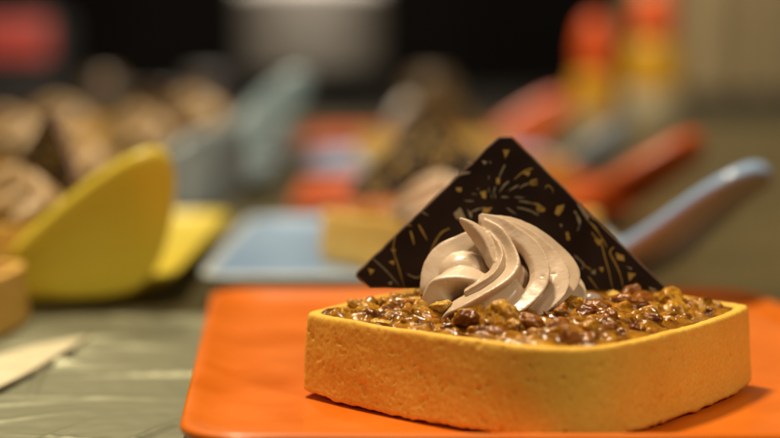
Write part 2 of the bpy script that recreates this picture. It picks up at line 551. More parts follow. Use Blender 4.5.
def zz(x0, y0, pts, k=4.867): return [(x0 + a / k, y0 + b / k) for a, b in pts]
A3, A4, A5, A2 = (440, 130), (530, 150), (570, 210), (350, 200)
POLY = [  # printed flakes: (crop, tone, points)
    (A3, 0, [(305, 97), (340, 97), (318, 138)]), (A3, 0, [(275, 235), (292, 232), (290, 262), (273, 262)]),
    (A3, 1, [(205, 148), (230, 155), (215, 170)]), (A3, 0, [(400, 208), (440, 200), (430, 225)]), (A3, 0, [(432, 258), (470, 235), (473, 270)]),
    (A3, 0, [(195, 303), (225, 295), (222, 335), (207, 330)]), (A3, 0, [(205, 407), (212, 380), (258, 375), (235, 402)]),
    (A3, 0, [(468, 375), (489, 370), (489, 400), (474, 398)]), (A3, 1, [(66, 408), (98, 375), (128, 436), (80, 432)]),
    (A3, 1, [(133, 383), (157, 412), (150, 432)]), (A3, 0, [(75, 280), (105, 280), (105, 300), (85, 300)]),
    (A4, 0, [(0, 150), (30, 140), (36, 172), (5, 172)]), (A4, 0, [(35, 285), (75, 280), (70, 300), (40, 302)]),
    (A4, 0, [(132, 275), (167, 266), (160, 290), (142, 320), (120, 310)]), (A4, 0, [(172, 400), (188, 400), (196, 438), (180, 438)]),
    (A4, 1, [(225, 255), (262, 285), (290, 325), (280, 345), (250, 300)]), (A5, 0, [(115, 140), (165, 145), (140, 175)]),
    (A5, 0, [(222, 208), (262, 222), (266, 250), (230, 240)]), (A5, 0, [(283, 303), (320, 312), (288, 346)]),
    (A5, 1, [(272, 275), (300, 280), (298, 292)]), (A5, 1, [(100, 305), (125, 288), (122, 316)]), (A5, 0, [(138, 280), (162, 278), (158, 305)]),
    (A2, 0, [(200, 238), (224, 240), (214, 262)]), (A2, 0, [(88, 333), (120, 340), (100, 367)]), (A2, 0, [(188, 302), (215, 293), (213, 316)]),
    (A2, 1, [(205, 395), (185, 405), (200, 412)]), (A3, 1, [(150, 150), (132, 158), (142, 172)]), (A5, 1, [(385, 375), (422, 388), (395, 392)]),
    (A4, 1, [(145, 358), (158, 366), (150, 376)]), (A3, 1, [(240, 150), (250, 156), (244, 165)]),
    (A3, 1, [(88, 205), (150, 203), (140, 212), (84, 222)]), (A4, 1, [(208, 296), (228, 300), (222, 312)]),
]
STROKE = [  # (crop, tone, width, points)
    (A3, 1, 13, [(317, 168), (303, 195), (286, 232)]), (A3, 0, 12, [(452, 187), (410, 200), (360, 242)]), (A3, 1, 13, [(440, 258), (410, 268), (385, 284)]),
    (A3, 1, 14, [(336, 250), (315, 266), (288, 303)]), (A3, 1, 12, [(382, 268), (333, 297)]), (A3, 1, 10, [(269, 275), (259, 312)]),
    (A3, 1, 7, [(237, 280), (240, 306)]), (A3, 1, 6, [(249, 312), (252, 334)]), (A3, 1, 8, [(266, 312), (270, 334)]), (A3, 1, 11, [(299, 325), (336, 328)]),
    (A3, 1, 9, [(362, 326), (412, 330)]), (A3, 1, 9, [(165, 347), (117, 344)]), (A3, 1, 12, [(152, 400), (185, 385), (222, 376)]),
    (A3, 1, 12, [(384, 345), (440, 355), (489, 372)]), (A3, 1, 12, [(375, 377), (430, 390), (482, 412)]), (A3, 1, 9, [(324, 378), (372, 412)]),
    (A3, 1, 6, [(236, 222), (239, 242)]), (A3, 1, 6, [(180, 284), (192, 290)]), (A3, 1, 6, [(155, 310), (182, 314)]),
    (A4, 0, 8, [(74, 188), (85, 172), (108, 188), (112, 212)]), (A4, 0, 13, [(0, 258), (40, 266), (74, 288)]), (A4, 1, 10, [(0, 294), (42, 320)]),
    (A4, 1, 13, [(214, 298), (240, 335), (243, 360), (230, 392)]), (A4, 0, 12, [(284, 345), (320, 378), (348, 425)]), (A4, 1, 10, [(285, 310), (318, 345)]),
    (A4, 0, 12, [(300, 400), (320, 430)]), (A5, 0, 12, [(95, 58), (140, 112), (182, 184)]), (A5, 0, 11, [(110, 118), (150, 160), (168, 225), (190, 300), (209, 392)]),
    (A5, 0, 13, [(214, 180), (194, 206), (218, 255), (245, 315), (259, 380)]), (A5, 1, 12, [(20, 220), (66, 264), (52, 292)]),
    (A5, 0, 10, [(88, 322), (138, 388)]), (A5, 1, 11, [(32, 36), (46, 68), (37, 102)]), (A5, 1, 10, [(268, 390), (282, 372)]),
    (A5, 0, 10, [(70, 270), (110, 296)]), (A2, 0, 10, [(222, 165), (211, 240), (235, 322), (264, 424)]), (A2, 1, 9, [(114, 288), (170, 338), (242, 418)]),
    (A2, 0, 18, [(294, 150), (303, 180), (312, 218)]), (A2, 0, 15, [(334, 120), (352, 152), (376, 196)]), (A2, 1, 9, [(344, 54), (382, 76)]),
    (A2, 0, 8, [(278, 122), (302, 126)]), (A2, 0, 12, [(484, 138), (442, 162), (405, 222), (392, 268)]), (A2, 1, 11, [(278, 358), (325, 378), (376, 350)]),
    (A2, 1, 8, [(395, 268), (388, 320), (360, 355)]), (A3, 0, 9, [(150, 160), (158, 170)]),
]
def print_mesh(name, extra=0):
    V, F, FM = [], [], []
    lift = .0035
    def put(p):
        u, v = on_choc(*p)
        q = Vector((u, 0, 0)) + CU * v + CN * lift
        V.append(tuple(q)); return len(V) - 1
    for (o, tone, pts) in POLY:
        P = zz(*o, pts)
        # break the outline a little so that it reads as a flake of metal print
        Q = []
        for i in range(len(P)):
            a, b = P[i], P[(i + 1) % len(P)]
            for k in range(4):
                t = k / 4
                Q.append((a[0] + (b[0] - a[0]) * t + random.uniform(-.25, .25), a[1] + (b[1] - a[1]) * t + random.uniform(-.25, .25)))
        F.append(tuple(put(q) for q in Q)); FM.append(tone)
    for _ in range(extra):
        u, v = random.random() ** .5, random.random()
        x, y = 512 + (v - .5) * 300 * u, 140 + 146 * u
        k, a0 = random.uniform(3.5, 7.5), random.uniform(0, 6.28)
        F.append(tuple(put((x + k * math.cos(a0 + q), y + k * math.sin(a0 + q))) for q in (0, 2.0, 4.1))); FM.append(0)
    for (o, tone, w, pts) in STROKE:
        P = np.array(zz(*o, pts)); n = 14
        Q = smooth_path(P, n) if len(P) > 2 else np.linspace(P[0], P[1], n)
        T = np.gradient(Q, axis=0); T /= np.linalg.norm(T, axis=1)[:, None] + 1e-9
        Nn = np.stack([-T[:, 1], T[:, 0]], 1)
        rows = []
        for i in range(n):
            t = i / (n - 1)
            hw = w / 4.867 / 2 * .66 * (.45 + .75 * (1 - abs(2 * t - .8) ** 1.5)) * random.uniform(.75, 1.1) * .8
            hw = max(hw, .15)
            rows.append((put(Q[i] + Nn[i] * hw), put(Q[i] - Nn[i] * hw)))
        for i in range(n - 1):
            F.append((rows[i][0], rows[i][1], rows[i + 1][1], rows[i + 1][0])); FM.append(tone)
    me = bpy.data.meshes.new(name)
    me.from_pydata([tuple(k * CM for k in v) for v in V], [], F)
    me.polygons.foreach_set('material_index', FM)
    bm = bmesh.new(); bm.from_mesh(me)
    bm.normal_update()
    bmesh.ops.triangulate(bm, faces=[f for f in bm.faces if len(f.verts) > 4])
    flip = [f for f in bm.faces if f.normal.dot(CN) < 0]
    bmesh.ops.reverse_faces(bm, faces=flip)
    bm.to_mesh(me); bm.free()
    me.materials.append(M['gold']); me.materials.append(M['silver'])
    return me, FM
CHOC = choc_mesh('chocolate_triangle')
PRINT, _FM = print_mesh('gold_print')
PRINT_BG, _FM = print_mesh('gold_print', 70)

# ------------------------------------------------------------------ plates
def rrect(w, d, r, n=10):
    P = []
    for cx, cy, a0 in ((w - r, d - r, 0), (-w + r, d - r, 90), (-w + r, -d + r, 180), (w - r, -d + r, 270)):
        for k in range(n + 1):
            a = math.radians(a0 + 90 * k / n)
            P.append((cx + r * math.cos(a), cy + r * math.sin(a)))
    # densify the straight sides
    Q = []
    for i in range(len(P)):
        a, b = np.array(P[i]), np.array(P[(i + 1) % len(P)])
        m = max(1, int(np.linalg.norm(b - a) / .8))
        for k in range(m): Q.append(tuple(a + (b - a) * k / m))
    return Q

def dish_mesh(name, w, d, m, r=1.1, rim=.30, skew=0.0, rim_mat=None):
    """Shallow rounded square dish: half sizes w, d; floor at z=0, underside on the table."""
    prof = [(-1.6, TABLE), (-1.3, TABLE), (-1.05, TABLE + .10), (-.55, -.32), (-.15, -.02), (-.03, .12), (.0, .20), (-.03, .27), (-.10, rim), (-.2, rim - .005),
            (-.34, rim - .06), (-.6, .12), (-1.0, .035), (-1.5, .005), (-2.4, 0)]
    V, F = [], []
    base = rrect(w, d, r)
    n = len(base)
    for ins, z in prof:
        kx, ky = (w + ins) / w, (d + ins) / d
        for (x, y) in base:
            V.append((x * kx + skew * y, y * ky, z + .012 * n3(x, y, z, .35, 4)))
    for j in range(len(prof) - 1):
        for i in range(n):
            i2 = (i + 1) % n
            F.append((j * n + i, j * n + i2, (j + 1) * n + i2, (j + 1) * n + i))
    FM = [1 if 4 <= f // n <= 9 and rim_mat else 0 for f in range(len(F))] + [0, 0]
    F.append(tuple(range(n))[::-1]); F.append(tuple(range((len(prof) - 1) * n, len(prof) * n)))
    return mesh_of(name, V, F, mats=[m] + ([rim_mat] if rim_mat else []), face_mats=FM)

def fin_mesh(name, cols, origin, thick, m, bow=0.0):
    """Raised lip of a plate. cols: (top point, bottom point) pairs in world cm; grows a curved slab with rounded edges."""
    ns = 5
    V, F = [], []
    nc = len(cols)
    front, back = [], []
    for i, (a, b) in enumerate(cols):
        for s in range(ns):
            t = s / (ns - 1)
            p = a.lerp(b, t)
            u = i / (nc - 1)
            p = p + Vector((0, bow * (4 * t * (1 - t)) * (.4 + .6 * math.sin(math.pi * u)), 0))
            V.append(tuple(p - Vector(origin)))
    nv = len(V)
    for v in list(V):
        V.append((v[0] - .12 * thick, v[1] + thick, v[2] + .48 * thick))
    idx = lambda i, s: i * ns + s
    for i in range(nc - 1):
        for s in range(ns - 1):
            q = (idx(i, s), idx(i, s + 1), idx(i + 1, s + 1), idx(i + 1, s))
            F.append(q); F.append(tuple(k + nv for k in q[::-1]))
    edge = [idx(i, 0) for i in range(nc)] + [idx(nc - 1, s) for s in range(1, ns)] + [idx(i, ns - 1) for i in range(nc - 2, -1, -1)] + [idx(0, s) for s in range(ns - 2, 0, -1)]
    for k in range(len(edge)):
        a, b = edge[k], edge[(k + 1) % len(edge)]
        F.append((a, b, b + nv, a + nv))
    me = mesh_of('tmp', V, F)
    o = link('tmp', me)
    md = o.modifiers.new('s', 'SUBSURF'); md.levels = 3; md.render_levels = 3
    out = baked(o, name)
    bpy.data.objects.remove(o); bpy.data.meshes.remove(me)
    out.polygons.foreach_set('use_smooth', [True] * len(out.polygons))
    out.materials.clear(); out.materials.append(m)
    return out

def plate(loc, m, label, w=8.1, d=8.9, fin=None, thick=.6, bow=0.0, skew=0.0, dishmat=None, r=1.1, rim_mat=None, group='coloured plates with a raised handle'):
    root = empty('plate', (loc[0], loc[1], 0))
    tag(root, label, 'plate', group)
    link('dish', dish_mesh('dish', w, d, dishmat or m, r=r, skew=skew, rim_mat=rim_mat), root)
    if fin:
        cols = [(at_d(u[0], u[1], du), at_d(l[0], l[1], dl)) for (u, du, l, dl) in fin]
        link('handle', fin_mesh('handle', cols, (loc[0], loc[1], 0), thick, m, bow), root)
    return root

# ================================================================== THE SCENE
# ---- table
def table_mat():
    m = mat('grey olive table top', (.040, .031, .011), .30, (.105, .082, .032), nscale=9, ndetail=8, ramp=(.3, .7), bump=.10, bscale=38, bdist=.002,
            spec=.22, rough2=.40)
    nt = m.node_tree; N = nt.nodes; L = nt.links; b = N['Principled BSDF']
    src = b.inputs['Base Color'].links[0].from_socket
    tc = N.new('ShaderNodeTexCoord')
    mp = N.new('ShaderNodeMapping'); mp.inputs['Scale'].default_value = (60, 420, 60); mp.inputs['Rotation'].default_value = (0, 0, .12)
    L.new(tc.outputs['Object'], mp.inputs['Vector'])
    nz = N.new('ShaderNodeTexNoise'); nz.inputs['Scale'].default_value = 1; nz.inputs['Detail'].default_value = 4
    L.new(mp.outputs['Vector'], nz.inputs['Vector'])
    r = N.new('ShaderNodeValToRGB')
    r.color_ramp.elements[0].position = .35; r.color_ramp.elements[0].color = (.72, .72, .70, 1)
    r.color_ramp.elements[1].position = .68; r.color_ramp.elements[1].color = (1.25, 1.22, 1.15, 1)
    L.new(nz.outputs['Fac'], r.inputs['Fac'])
    mx = N.new('ShaderNodeMix'); mx.data_type = 'RGBA'; mx.blend_type = 'MULTIPLY'; mx.inputs['Factor'].default_value = .8
    L.new(src, mx.inputs['A']); L.new(r.outputs['Color'], mx.inputs['B'])
    L.new(mx.outputs['Result'], b.inputs['Base Color'])
    return m
V = [(-150, -60, TABLE), (150, -60, TABLE), (150, 148, TABLE), (-150, 148, TABLE), (-150, -60, TABLE - 4), (150, -60, TABLE - 4), (150, 148, TABLE - 4), (-150, 148, TABLE - 4)]
F = [(0, 1, 2, 3), (7, 6, 5, 4), (0, 4, 5, 1), (1, 5, 6, 2), (2, 6, 7, 3), (3, 7, 4, 0)]
t = link('table', mesh_of('table', V, F, False, [table_mat()]))
tag(t, kind='structure')
V = [(x, y + (0 if y < 0 else 0), z) for x, y, z in [(-170, 150, TABLE - .3), (170, 150, TABLE - .3), (170, 290, TABLE - .3), (-170, 290, TABLE - .3), (-170, 150, TABLE - 60), (170, 150, TABLE - 60), (170, 290, TABLE - 60), (-170, 290, TABLE - 60)]]
tag(link('counter', mesh_of('counter', V, F, False, [mat('dark counter', (.010, .009, .007), .6, (.016, .014, .011), nscale=6, spec=.15)])), kind='structure')

# ---- main plate and tart
plate((.35, 4.0), M['orange'], 'bright orange square plate under the nut tart in front', w=8.15, d=9.15, skew=-.075, r=1.2,
      fin=[((840, 330), 40, (840, 372), 40), ((900, 286), 40, (890, 372), 40.5), ((950, 255), 40, (930, 360), 41), ((990, 240), 40.5, (975, 320), 41.5), ((1005, 255), 41, (1000, 285), 42)], thick=.6)
TROT = 0.8822
CFRONT = on_z(503, 317, 1.95)
CREAM_LOC = Vector((at_d(500, 300, 33.6).x, CFRONT.y + 1.50, 1.86))
ca, sa = math.cos(-TROT), math.sin(-TROT)
cl = (CREAM_LOC.x * ca - CREAM_LOC.y * sa, CREAM_LOC.x * sa + CREAM_LOC.y * ca)
FILL_HI = glazed_filling((cl[0], cl[1], 1.2))
make_tart((0, 0, 0.0), TROT, 'sharp square nut tart with golden crust on the orange plate in front', 'square nut tarts', hero=True, nuts=98, seed=5, avoid=(cl[0], cl[1], 1.15))
c = link('cream_rosette', CREAM, None, CREAM_LOC)
c.scale = (1.085, 1.03, 1.11)
tag(c, 'sharp swirl of piped coffee cream in front of the large chocolate triangle', 'cream', 'piped cream rosettes')
ch = link('chocolate_triangle', CHOC, None, CH0)
tag(ch, 'large sharp dark chocolate triangle with gold sparks standing behind the front cream swirl', 'chocolate', 'chocolate triangles')
link('gold_print', PRINT, ch)

# small lilac grey chocolate drop beside the rosette
V, F = [], []
ellipsoid(V, F, (0, 0, 0), (.24, .22, .19))
V = [(x * (1 + .12 * n3(x, y, z, 4, 2)), y, z * (1 + .1 * n3(x, y, z, 5, 7)) if z > -.05 else z * .6) for x, y, z in V]
drop = link('chocolate_drop', mesh_of('chocolate_drop', V, F, mats=[mat('milky lilac chocolate', (.20, .145, .145), .35, (.42, .32, .26), nscale=260, coat=.4)]), None, at_d(591, 301, 34.6))
tag(drop, 'small greyish chocolate drop on the nuts right of the front cream swirl', 'chocolate')

# ---- near tart at the left edge
nt_ = on_z(28, 323, TABLE)
make_tart((nt_.x - 4.05, nt_.y - 2.84, TABLE + .02), TROT + .52, 'pale tart cut off by the left edge of the photo below the yellow handle', 'square nut tarts', nuts=30, seed=11)

# ---- the row of plates behind the front one (blue, orange, pale blue, orange) and the row on the left
plate((-18.2, 26.0), M['yellow'], 'yellow plate with a large upright rounded handle at the left', w=8.1, d=9.6, thick=.62, bow=.45,
      fin=[((6, 258), 48.2, (2, 303), 49.3), ((45, 219), 48.2, (45, 305), 49.3), ((85, 187), 48.2, (85, 305), 49.2), ((115, 166), 48.2, (113, 303), 49.2),
           ((138, 155.5), 48.3, (134, 298), 49.2), ((153, 151.5), 48.5, (148, 287), 49.2), ((165, 154.5), 48.8, (159, 270), 49.3), ((172.5, 165), 49.1, (168, 244), 49.4), ((176, 183), 49.3, (174.5, 212), 49.4)])
plate((-1.9, 24.8), M['blue'], 'pale blue plate behind the front tart with its handle rising at the right', w=7.4, d=8.9, thick=.66, rim_mat=M['blue_rim'],
      fin=[((585, 268), 47.5, (590, 284), 49.5), ((625, 250), 47, (632, 287), 50), ((660, 227), 46, (672, 276), 50), ((695, 201), 45.4, (706, 246), 49.5), ((724, 184), 45, (732, 220), 49),
           ((748, 172.5), 45, (753, 203), 48.4), ((764, 170), 45.4, (767, 192), 47.8), ((774, 174), 46, (775, 184), 47)])
plate((.3, 47.2), M['orange_deep'], 'deep orange plate third in its row with its handle above the blue handle', w=8.2, d=8.6, thick=.9,
      fin=[((560, 220), 74, (565, 240), 76), ((590, 198), 73, (597, 236), 76), ((622, 176), 72.5, (632, 214), 76), ((652, 158), 72.5, (661, 196), 76), ((678, 144), 72.5, (685, 177), 75.5), ((696, 136), 73, (700, 166), 75), ((706, 141), 74, (707, 152), 74.8)])
plate((-.2, 70.0), M['slate'], 'far pale blue plate with a dark grey handle below the orange capped bottles', w=8.2, d=9.2, thick=1.0, dishmat=M['blue'],
      fin=[((540, 176), 98, (545, 190), 99), ((565, 160), 98, (572, 188), 99), ((592, 143), 98, (598, 178), 99), ((614, 128), 99, (618, 163), 99), ((627, 122), 99.5, (629, 145), 99.3), ((633, 127), 100, (633, 134), 99.6)])
plate((-.6, 96.0), M['orange_deep'], 'farthest orange plate of the row with its handle left of the orange capped bottles', w=9.6, d=11, thick=1.1,
      fin=[((470, 150), 120, (478, 172), 119), ((500, 128), 120, (508, 160), 120), ((528, 109), 121, (536, 145), 120), ((550, 98), 122, (556, 130), 121), ((566, 95), 122, (568, 115), 121), ((574, 101), 123, (574, 107), 122)])
plate((-21.0, 45.0), M['grey'], 'dull grey green plate with a raised handle behind the yellow plate', w=7.8, d=8.2, thick=.9,
      fin=[((150, 160), 75, (150, 216), 74), ((175, 145), 75, (175, 218), 74), ((198, 135), 75.5, (198, 219), 74.5), ((220, 131), 76, (220, 214), 75), ((236, 131), 76.5, (236, 206), 76), ((246, 140), 77, (246, 180), 76.5)])
plate((-18.0, 63.0), M['teal'], 'pale teal plate with a tall raised handle near the pale box', w=7.8, d=8.5, thick=1.0,
      fin=[((205, 150), 94, (215, 204), 93), ((235, 120), 94, (247, 172), 93), ((258, 97), 95, (268, 150), 94), ((282, 80), 96, (290, 124), 95), ((300, 71), 96.5, (304, 108), 96), ((313, 77), 97, (313, 93), 97)])
plate((-18.0, 86.0), M['slate'], 'plain slate plate farthest back in the left row', w=7.8, d=8.5)

CREAM_PALE = CREAM_BG.copy()
CREAM_PALE.materials.clear(); CREAM_PALE.materials.append(M['cream'])
HIGHLIGHT_SWIRL = CREAM_BG.copy()  # swirl shape that stands in for a highlight on chocolate
HIGHLIGHT_SWIRL.materials.clear(); HIGHLIGHT_SWIRL.materials.append(M['highlight_white'])
def decorated(cx, cy, rz, tlabel, clabel, chlabel, cpx, chpx, choc_rz=0.0, choc_tilt=0.0, cscale=(1, 1, 1), seed=3, nuts=14, cmesh=None):
    """A tart with its cream swirl and chocolate triangle, each a thing of its own; cpx, chpx are points of the tart's top."""
    make_tart((cx, cy, 0), rz, tlabel, 'square nut tarts', nuts=nuts, seed=seed)
    if clabel:
        q = on_z(cpx[0], cpx[1], 1.84)
        c = link('cream_rosette', cmesh or CREAM_BG, None, q, seed)
        c.scale = cscale
        tag(c, clabel, 'cream', 'piped cream rosettes')
    if chlabel:
        q = on_z(chpx[0], chpx[1], 1.95)
        o = link('chocolate_triangle', CHOC, None, q, choc_rz)
        o.rotation_euler = (choc_tilt, 0, choc_rz)
        tag(o, chlabel, 'chocolate', 'chocolate triangles')
        link('gold_print', PRINT_BG, o)

plate((-30.5, 92.0), M['yellow'], 'far yellow plate low at the left edge under a round cream swirl', w=7.8, d=8.5)
decorated(-29.5, 90.0, .4, 'far blurred tart on the far yellow plate at the left edge', 'far blurred cream swirl on the far yellow plate', None, (58, 128), None, seed=31, cscale=(1.6, 1.6, 1.3))
plate((-38.5, 66.0), M['orange_deep'], 'orange plate mostly cut off by the left edge of the photo', w=7.8, d=8.5)
decorated(-34.5, 63.0, .9, 'blurred tart on the orange plate at the left edge', 'blurred cream swirl on the orange plate at the left edge', None, (8, 148), None, seed=32, cscale=(1.4, 1.4, 1.4))
p = at_d(327, 240, 55)
decorated(p.x + 4.7, p.y + .3, .75, 'blurred square tart on the nearer blue plate', 'blurred cream swirl on the tart of the nearer blue plate', 'blurred chocolate triangle leaning behind the cream on the nearer blue plate',
          (440, 219), (440, 196), choc_rz=.2, choc_tilt=-.42, seed=21, cmesh=CREAM_PALE)
p = on_z(-12, 213, 1.84)
decorated(p.x, p.y, .8, 'blurred tart on the yellow plate behind its handle', 'blurred cream swirl cut by the left edge above the yellow handle', 'blurred chocolate triangle at the left edge over the yellow plate',
          (14, 219), (42, 212), choc_rz=-.9, seed=22, cscale=(1.1, 1.1, 1.15))
decorated(-18.6, 42.5, .6, 'blurred tart on the dull grey green plate', 'rounded blurred cream swirl on the grey green plate', None,
          (74, 172), (34, 166), choc_rz=.7, seed=23, cscale=(1.1, 1.1, 1.1))
decorated(-17.0, 60.0, .9, 'blurred tart on the pale teal plate', 'large blurred cream swirl on the pale teal plate', 'blurred chocolate triangle on the pale teal plate',
          (138, 147), (150, 141), choc_rz=-.5, seed=24, cscale=(1.35, 1.35, 1.5))
decorated(-17.0, 84.0, .5, 'farthest blurred tart of the left row on the plain slate plate', 'blurred cream swirl on the plain slate plate', 'blurred chocolate triangle on the plain slate plate',
          (192, 126), (200, 121), choc_rz=.4, seed=25, cscale=(1.7, 1.7, 1.6))
decorated(-.3, 70.0, .7, 'far blurred tart on the pale blue plate behind the deep orange one', 'small round white highlight swirl standing in for a bright glint left of the big chocolate tip', 'blurred brown chocolate triangle behind the round white highlight',
          (407, 130), (440, 131), choc_rz=-.2, seed=26, cscale=(.8, .8, 1.45), cmesh=HIGHLIGHT_SWIRL)
decorated(1.5, 47.0, .7, 'blurred tart on the deep orange plate hidden mostly by the big chocolate triangle', None, None, None, None, seed=27)

# ---- bottles with orange caps
def lathe(prof, n=40):
    V, F = [], []
    for r, z in prof:
        for i in range(n):
            a = 2 * math.pi * i / n
            V.append((r * math.cos(a), r * math.sin(a), z))
    for j in range(len(prof) - 1):
        for i in range(n):
            i2 = (i + 1) % n
            F.append((j * n + i, j * n + i2, (j + 1) * n + i2, (j + 1) * n + i))
    F.append(tuple(range(n))[::-1]); F.append(tuple(range((len(prof) - 1) * n, len(prof) * n)))
    return V, F
M['cap'] = mat('orange plastic cap', (.80, .105, .010), .4, (.84, .13, .012), nscale=40)
M['body'] = mat('yellow plastic bottle', (.70, .36, .012), .35, (.76, .42, .02), nscale=30)
M['label'] = mat('pale paper label', (.42, .36, .22), .7, (.48, .42, .28), nscale=60)
def bottle(px, base_py, top_py, wpx, cap_frac, lab_frac, label):
    b = on_z(px, base_py, TABLE)
    d = (b - CAM).y
    hh = (base_py - top_py) * d / FPX; rr = wpx * d / FPX / 2
    root = empty('bottle', (b.x, b.y, TABLE))
    tag(root, label, 'bottle', 'bottles with orange caps')
    zc = hh * (1 - cap_frac); zl = hh * lab_frac
    Vb, Fb = lathe([(rr * .9, 0), (rr, .2), (rr, zl * .98), (rr, zc * .78), (rr * .9, zc * .9), (rr * .62, zc * .98), (rr * .6, zc)])
    link('body', mesh_of('body', Vb, Fb, mats=[M['body']]), root)
    Vb, Fb = lathe([(rr * .82, zc - .25), (rr * .84, zc), (rr * .78, zc + .55 * (hh - zc)), (rr * .55, zc + .9 * (hh - zc)), (rr * .35, hh)])
    link('cap', mesh_of('cap', Vb, Fb, mats=[M['cap']]), root)
    Vb, Fb = lathe([(rr * 1.012, .5), (rr * 1.02, .52), (rr * 1.02, zl - .02), (rr * 1.012, zl)])
    link('paper_label', mesh_of('paper_label', Vb, Fb, mats=[M['label']]), root)
bottle(594, 138, 18, 44, .42, .22, 'shorter bottle with an orange cap and yellow body nearer the middle')
bottle(652, 142, -8, 56, .28, .36, 'taller wider bottle with an orange cap beside the beige curtain')

# ---- far background
M['black'] = mat('black cloth', (.0022, .0018, .0015), .95, (.004, .0032, .0026), nscale=3, spec=.05)
V = [(-260, 330, -100), (260, 330, -100), (260, 330, 180), (-260, 330, 180), (-260, 336, -100), (260, 336, -100), (260, 336, 180), (-260, 336, 180)]
F = [(0, 1, 2, 3), (7, 6, 5, 4), (0, 4, 5, 1), (1, 5, 6, 2), (2, 6, 7, 3), (3, 7, 4, 0)]
tag(link('wall', mesh_of('wall', V, F, False, [M['black']])), 'dark wall closing off the room behind the buffet', 'wall')

def rounded_box(name, w, d, h, m, bev=.6):
    bm = bmesh.new(); bmesh.ops.create_cube(bm, size=1)
    for v in bm.verts: v.co = Vector((v.co.x * w * CM, v.co.y * d * CM, (v.co.z + .5) * h * CM))
    bmesh.ops.bevel(bm, geom=list(bm.edges), offset=bev * CM, segments=4, affect='EDGES', profile=.5)
    me = bpy.data.meshes.new(name); bm.to_mesh(me); bm.free()
    me.polygons.foreach_set('use_smooth', [True] * len(me.polygons)); me.materials.append(m)
    return me

def back_thing(name, px0, px1, base_py, top_py, dep, m, label, cat, bev=.8, parts=()):
    b = on_z((px0 + px1) / 2, base_py, TABLE); d = (b - CAM).y
    w = (px1 - px0) * d / FPX; h = (base_py - top_py) * d / FPX
    root = empty(name, (b.x, b.y + dep / 2, TABLE))
    tag(root, label, cat)
    link('body', rounded_box('body', w, dep, h, m, bev), root)
    for (pn, x, z, pw, ph, pd, pm) in parts:
        link(pn, rounded_box(pn, pw * w, pd, ph * h, pm, min(.3, pd * .3)), root, (x * w, -dep / 2 - pd / 2 + .02, z * h))
    return root
M['white'] = mat('off white enamel', (.66, .62, .59), .45, (.72, .68, .65), nscale=6)
M['dgrey'] = mat('dark grey plastic', (.030, .028, .027), .5, (.04, .037, .035), nscale=12)
M['mgrey'] = mat('mid grey plastic', (.085, .078, .076), .5, (.105, .097, .094), nscale=12)
M['red'] = mat('red plastic', (.36, .045, .032), .45, (.42, .055, .04), nscale=12)
M['olive'] = mat('olive wicker', (.075, .072, .03), .8, (.11, .10, .045), nscale=60)
def back_round(name, px, wpx, base_py, prof, m, label, cat, dy=0, top=None):
    b = on_z(px, base_py, TABLE); d = (b - CAM).y; k = d / FPX * wpx / 2
    Vb, Fb = lathe([(r * k, z * k) for r, z in prof], 48)
    if top:                                        # a part of its own on top
        root = empty(name, (b.x, b.y + dy, TABLE)); tag(root, label, cat)
        link('body', mesh_of('body', Vb, Fb, mats=[m]), root)
        Vb, Fb = lathe([(r * k, z * k) for r, z in top[1]], 48)
        link(top[0], mesh_of(top[0], Vb, Fb, mats=[top[2]]), root)
        return root
    return tag(link(name, mesh_of(name, Vb, Fb, mats=[m]), None, (b.x, b.y + dy, TABLE)), label, cat)
M['jar_brown'] = mat('brown pottery', (.10, .062, .028), .35, (.15, .095, .045), nscale=20, coat=.3)
M['steel'] = mat('dull steel', (.30, .28, .26), .30, (.36, .34, .32), nscale=14, metal=.8)
back_round('food_container', 308, 150, 104, [(.80, 0), (.86, .04), (.90, .40), (.93, .42)], M['dgrey'], 'large blurred pale round tub on a dark base in the upper middle background', 'container', 8,
           ('tub', [(.93, .43), (1.0, .50), (1.0, 1.45), (1.03, 1.5), (1.0, 1.62), (.8, 1.66)], M['white']))
back_round('food_tub', 208, 42, 106, [(.7, 0), (.85, .1), (1.0, 1.1), (1.05, 1.4), (.95, 1.55), (.5, 1.62)], M['mgrey'], 'small grey tub left of the large pale tub', 'tub')
back_round('serving_bowl', 152, 66, 112, [(.4, 0), (.45, .06), (.8, .30), (1.0, .62), (.97, .66), (.75, .35)], M['steel'], 'dull steel bowl in front of the olive basket', 'bowl')
back_round('storage_jar', 104, 40, 110, [(.8, 0), (1, .15), (1, 1.2), (.75, 1.45), (.75, 1.7), (.5, 1.75)], M['jar_brown'], 'brown pottery jar between the steel bowl and the crate with the red panel', 'jar')
back_round('storage_jar', 430, 54, 112, [(.7, 0), (.95, .2), (1, .9), (.7, 1.25), (.72, 1.4), (.4, 1.45)], M['jar_brown'], 'dark brown pottery jar right of the large pale tub', 'jar')
back_thing('storage_crate', -30, 56, 96, 14, 18, M['dgrey'], 'blurred dark crate with a red front panel in the upper left corner', 'crate', parts=[('panel', .04, .46, .80, .46, 1.2, M['red'])], bev=2)
back_thing('basket', 66, 150, 84, -6, 18, M['olive'], 'dark olive basket right of the crate with the red panel', 'basket', parts=[('rim', 0, .88, 1.03, .14, .9, M['olive'])])


